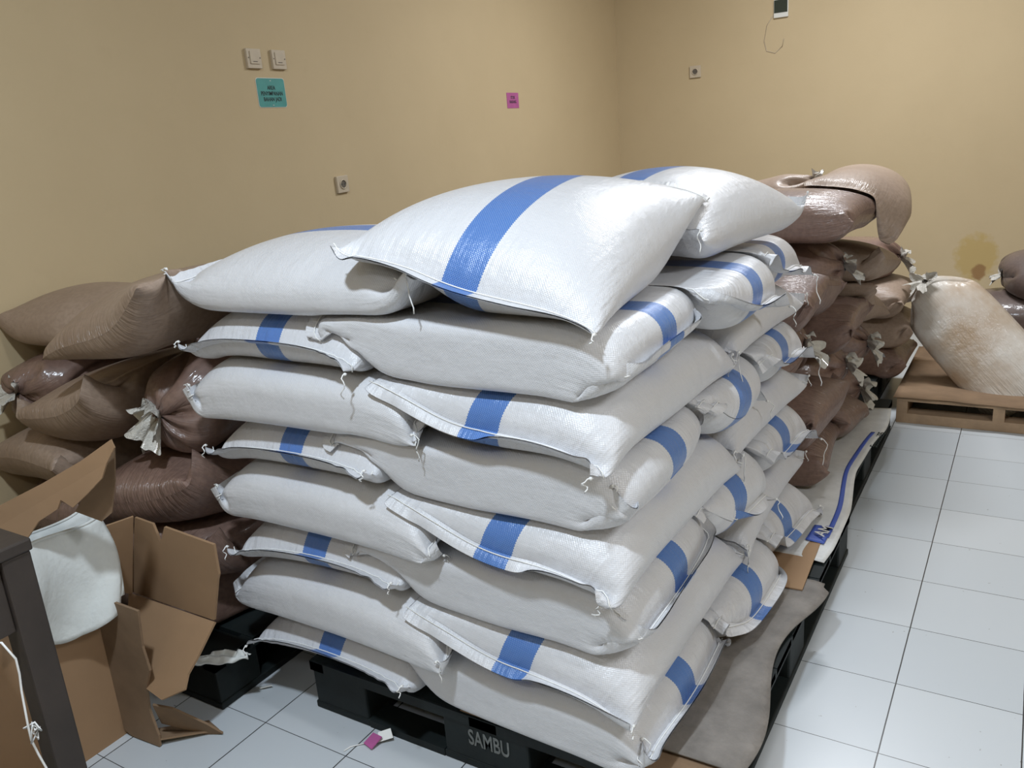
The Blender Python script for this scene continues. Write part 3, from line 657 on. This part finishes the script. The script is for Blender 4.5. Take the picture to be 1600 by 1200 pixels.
# white cloth bag hanging over the box corner
def cloth(u,v):
    # u along the box top, v from the top fold down
    x=-1.785+.022*math.sin(u*5+v*3)*v+.012*math.sin(u*9)-.02*(1-v); y=-1.06+u*.31+.02*math.sin(v*4)
    z=.655-.24*v-.02*math.sin(u*3.1)+.05*(1-u)*(1-v)*.6-.06*v*(abs(u-.35))**1.2+ .02*math.sin(u*7+1)*v
    return (x+.012*math.sin(v*math.pi)+.014*abs(math.sin(u*6.5+v*2))*v,y-.05*v*(u-.4)-.05*max(0,u-.8)*(1-v),z)
cb=empty('cloth_bag',(-1.80,-.92,.42),'limp off-white cloth bag draped on the tall cardboard box','bag')
gridsheet('front_side',cloth,30,22,.003,'cloth',cb,(-1.80,-.92,.42))
def cloth2(u,v):
    a=cloth(u,v*.9); return (a[0]-.07-.03*math.sin(u*math.pi)+.07*v,a[1]+.015,a[2]+.015-.03*math.sin(u*math.pi)*(1-v))
gridsheet('back_side',cloth2,30,14,.003,'cloth',cb,(-1.80,-.92,.42))
rim=[cloth(i/30,0) for i in range(31)]+[cloth2(i/30,0) for i in range(30,-1,-1)]
tube('rolled_rim',[Vector(p) for p in rim],.004,'cloth',cb,(-1.80,-.92,.42),closed=True)
# dark wooden table at the left edge
def table():
    x1,y1=-1.33,-1.16; c=(x1-.3,y1-.5,0); e=empty('wooden_table',c,'dark wooden table at the left edge, only its corner leg in view','table')
    for a,b in ((x1-.055,y1-.055),(x1-.055,y1-1.0),(x1-.62,y1-.055),(x1-.62,y1-1.0)): boxes('leg',[(a,a+.055,b,b+.055,0,.845)],'dark_wood',e,c,bevel=.004)
    boxes('table_top',[(x1-.63,x1+.004,y1-1.0,y1+.004,.845,.87)],'dark_wood',e,c,bevel=.004)
    boxes('apron',[(x1-.04,x1-.01,y1-.94,y1-.056,.70,.845)],'dark_wood',e,c,bevel=.002); boxes('apron',[(x1-.56,x1-.056,y1-.04,y1-.015,.70,.845)],'dark_wood',e,c,bevel=.002)
    L=(x1+.004,-1.24,.40); s=empty('string',L,'knotted pale string hanging from the dark wooden table','string'); r=random.Random(3)
    tube('cord',[(x1-.03,-1.25,.69),(x1+.001,-1.25,.70)]+[(x1+.004+.004*math.sin(k*1.7),-1.242+.006*math.sin(k*.9),.695-.035*k) for k in range(1,18)],.0022,'cord',s,L)
    tube('knot',[(x1+.004+.008*r.uniform(-1,1),-1.24+.014*r.uniform(-1,1),.50+.022*r.uniform(-1,1)) for k in range(16)],.002,'cord',s,L)
table()
# small litter
lt=empty('wrapper',(-1.165,-.53,0),'crumpled pink and white wrapper on the tiles before the lettered pallet','litter')
sheet('wrapper_body',[(-1.185,-.545,.004),(-1.15,-.555,.006),(-1.14,-.52,.022),(-1.175,-.515,.02)],'pink',.003,lt,(-1.165,-.53,0)); sheet('white_end',[(-1.15,-.53,.008),(-1.12,-.50,.012),(-1.135,-.49,.03),(-1.16,-.512,.024)],'white_plastic',.002,lt,(-1.165,-.53,0))
tube('tail',[(-1.185,-.545,.004),(-1.21,-.57,.003),(-1.215,-.59,.003)],.0015,'cord',lt,(-1.165,-.53,0))
tag(sheet('paper_scrap',[(-1.64,-.50,.003),(-1.615,-.475,.004),(-1.60,-.48,.010),(-1.625,-.503,.007)],'white_plastic',.002),'tiny white paper scrap on the tiles between the two black pallets','litter')
def scrap(u,v):
    x=-1.70+.13*u; y=-.655+.10*u; r=.5+.5*math.sin(u*3.1)
    return (x+.006*math.sin(v*6+u*13)+.008*math.sin(u*29+2)*v,y-.02+.045*v*r,.168+.005*math.sin(u*17+v*5)*math.sin(u*5+1)+.006*math.sin(v*11+u*7)+.016*v*(1-.5*u))
tag(gridsheet('plastic_scrap',scrap,26,10,.003,'cloth'),'torn white plastic scrap on the edge of the black pallet by the left wall','litter')
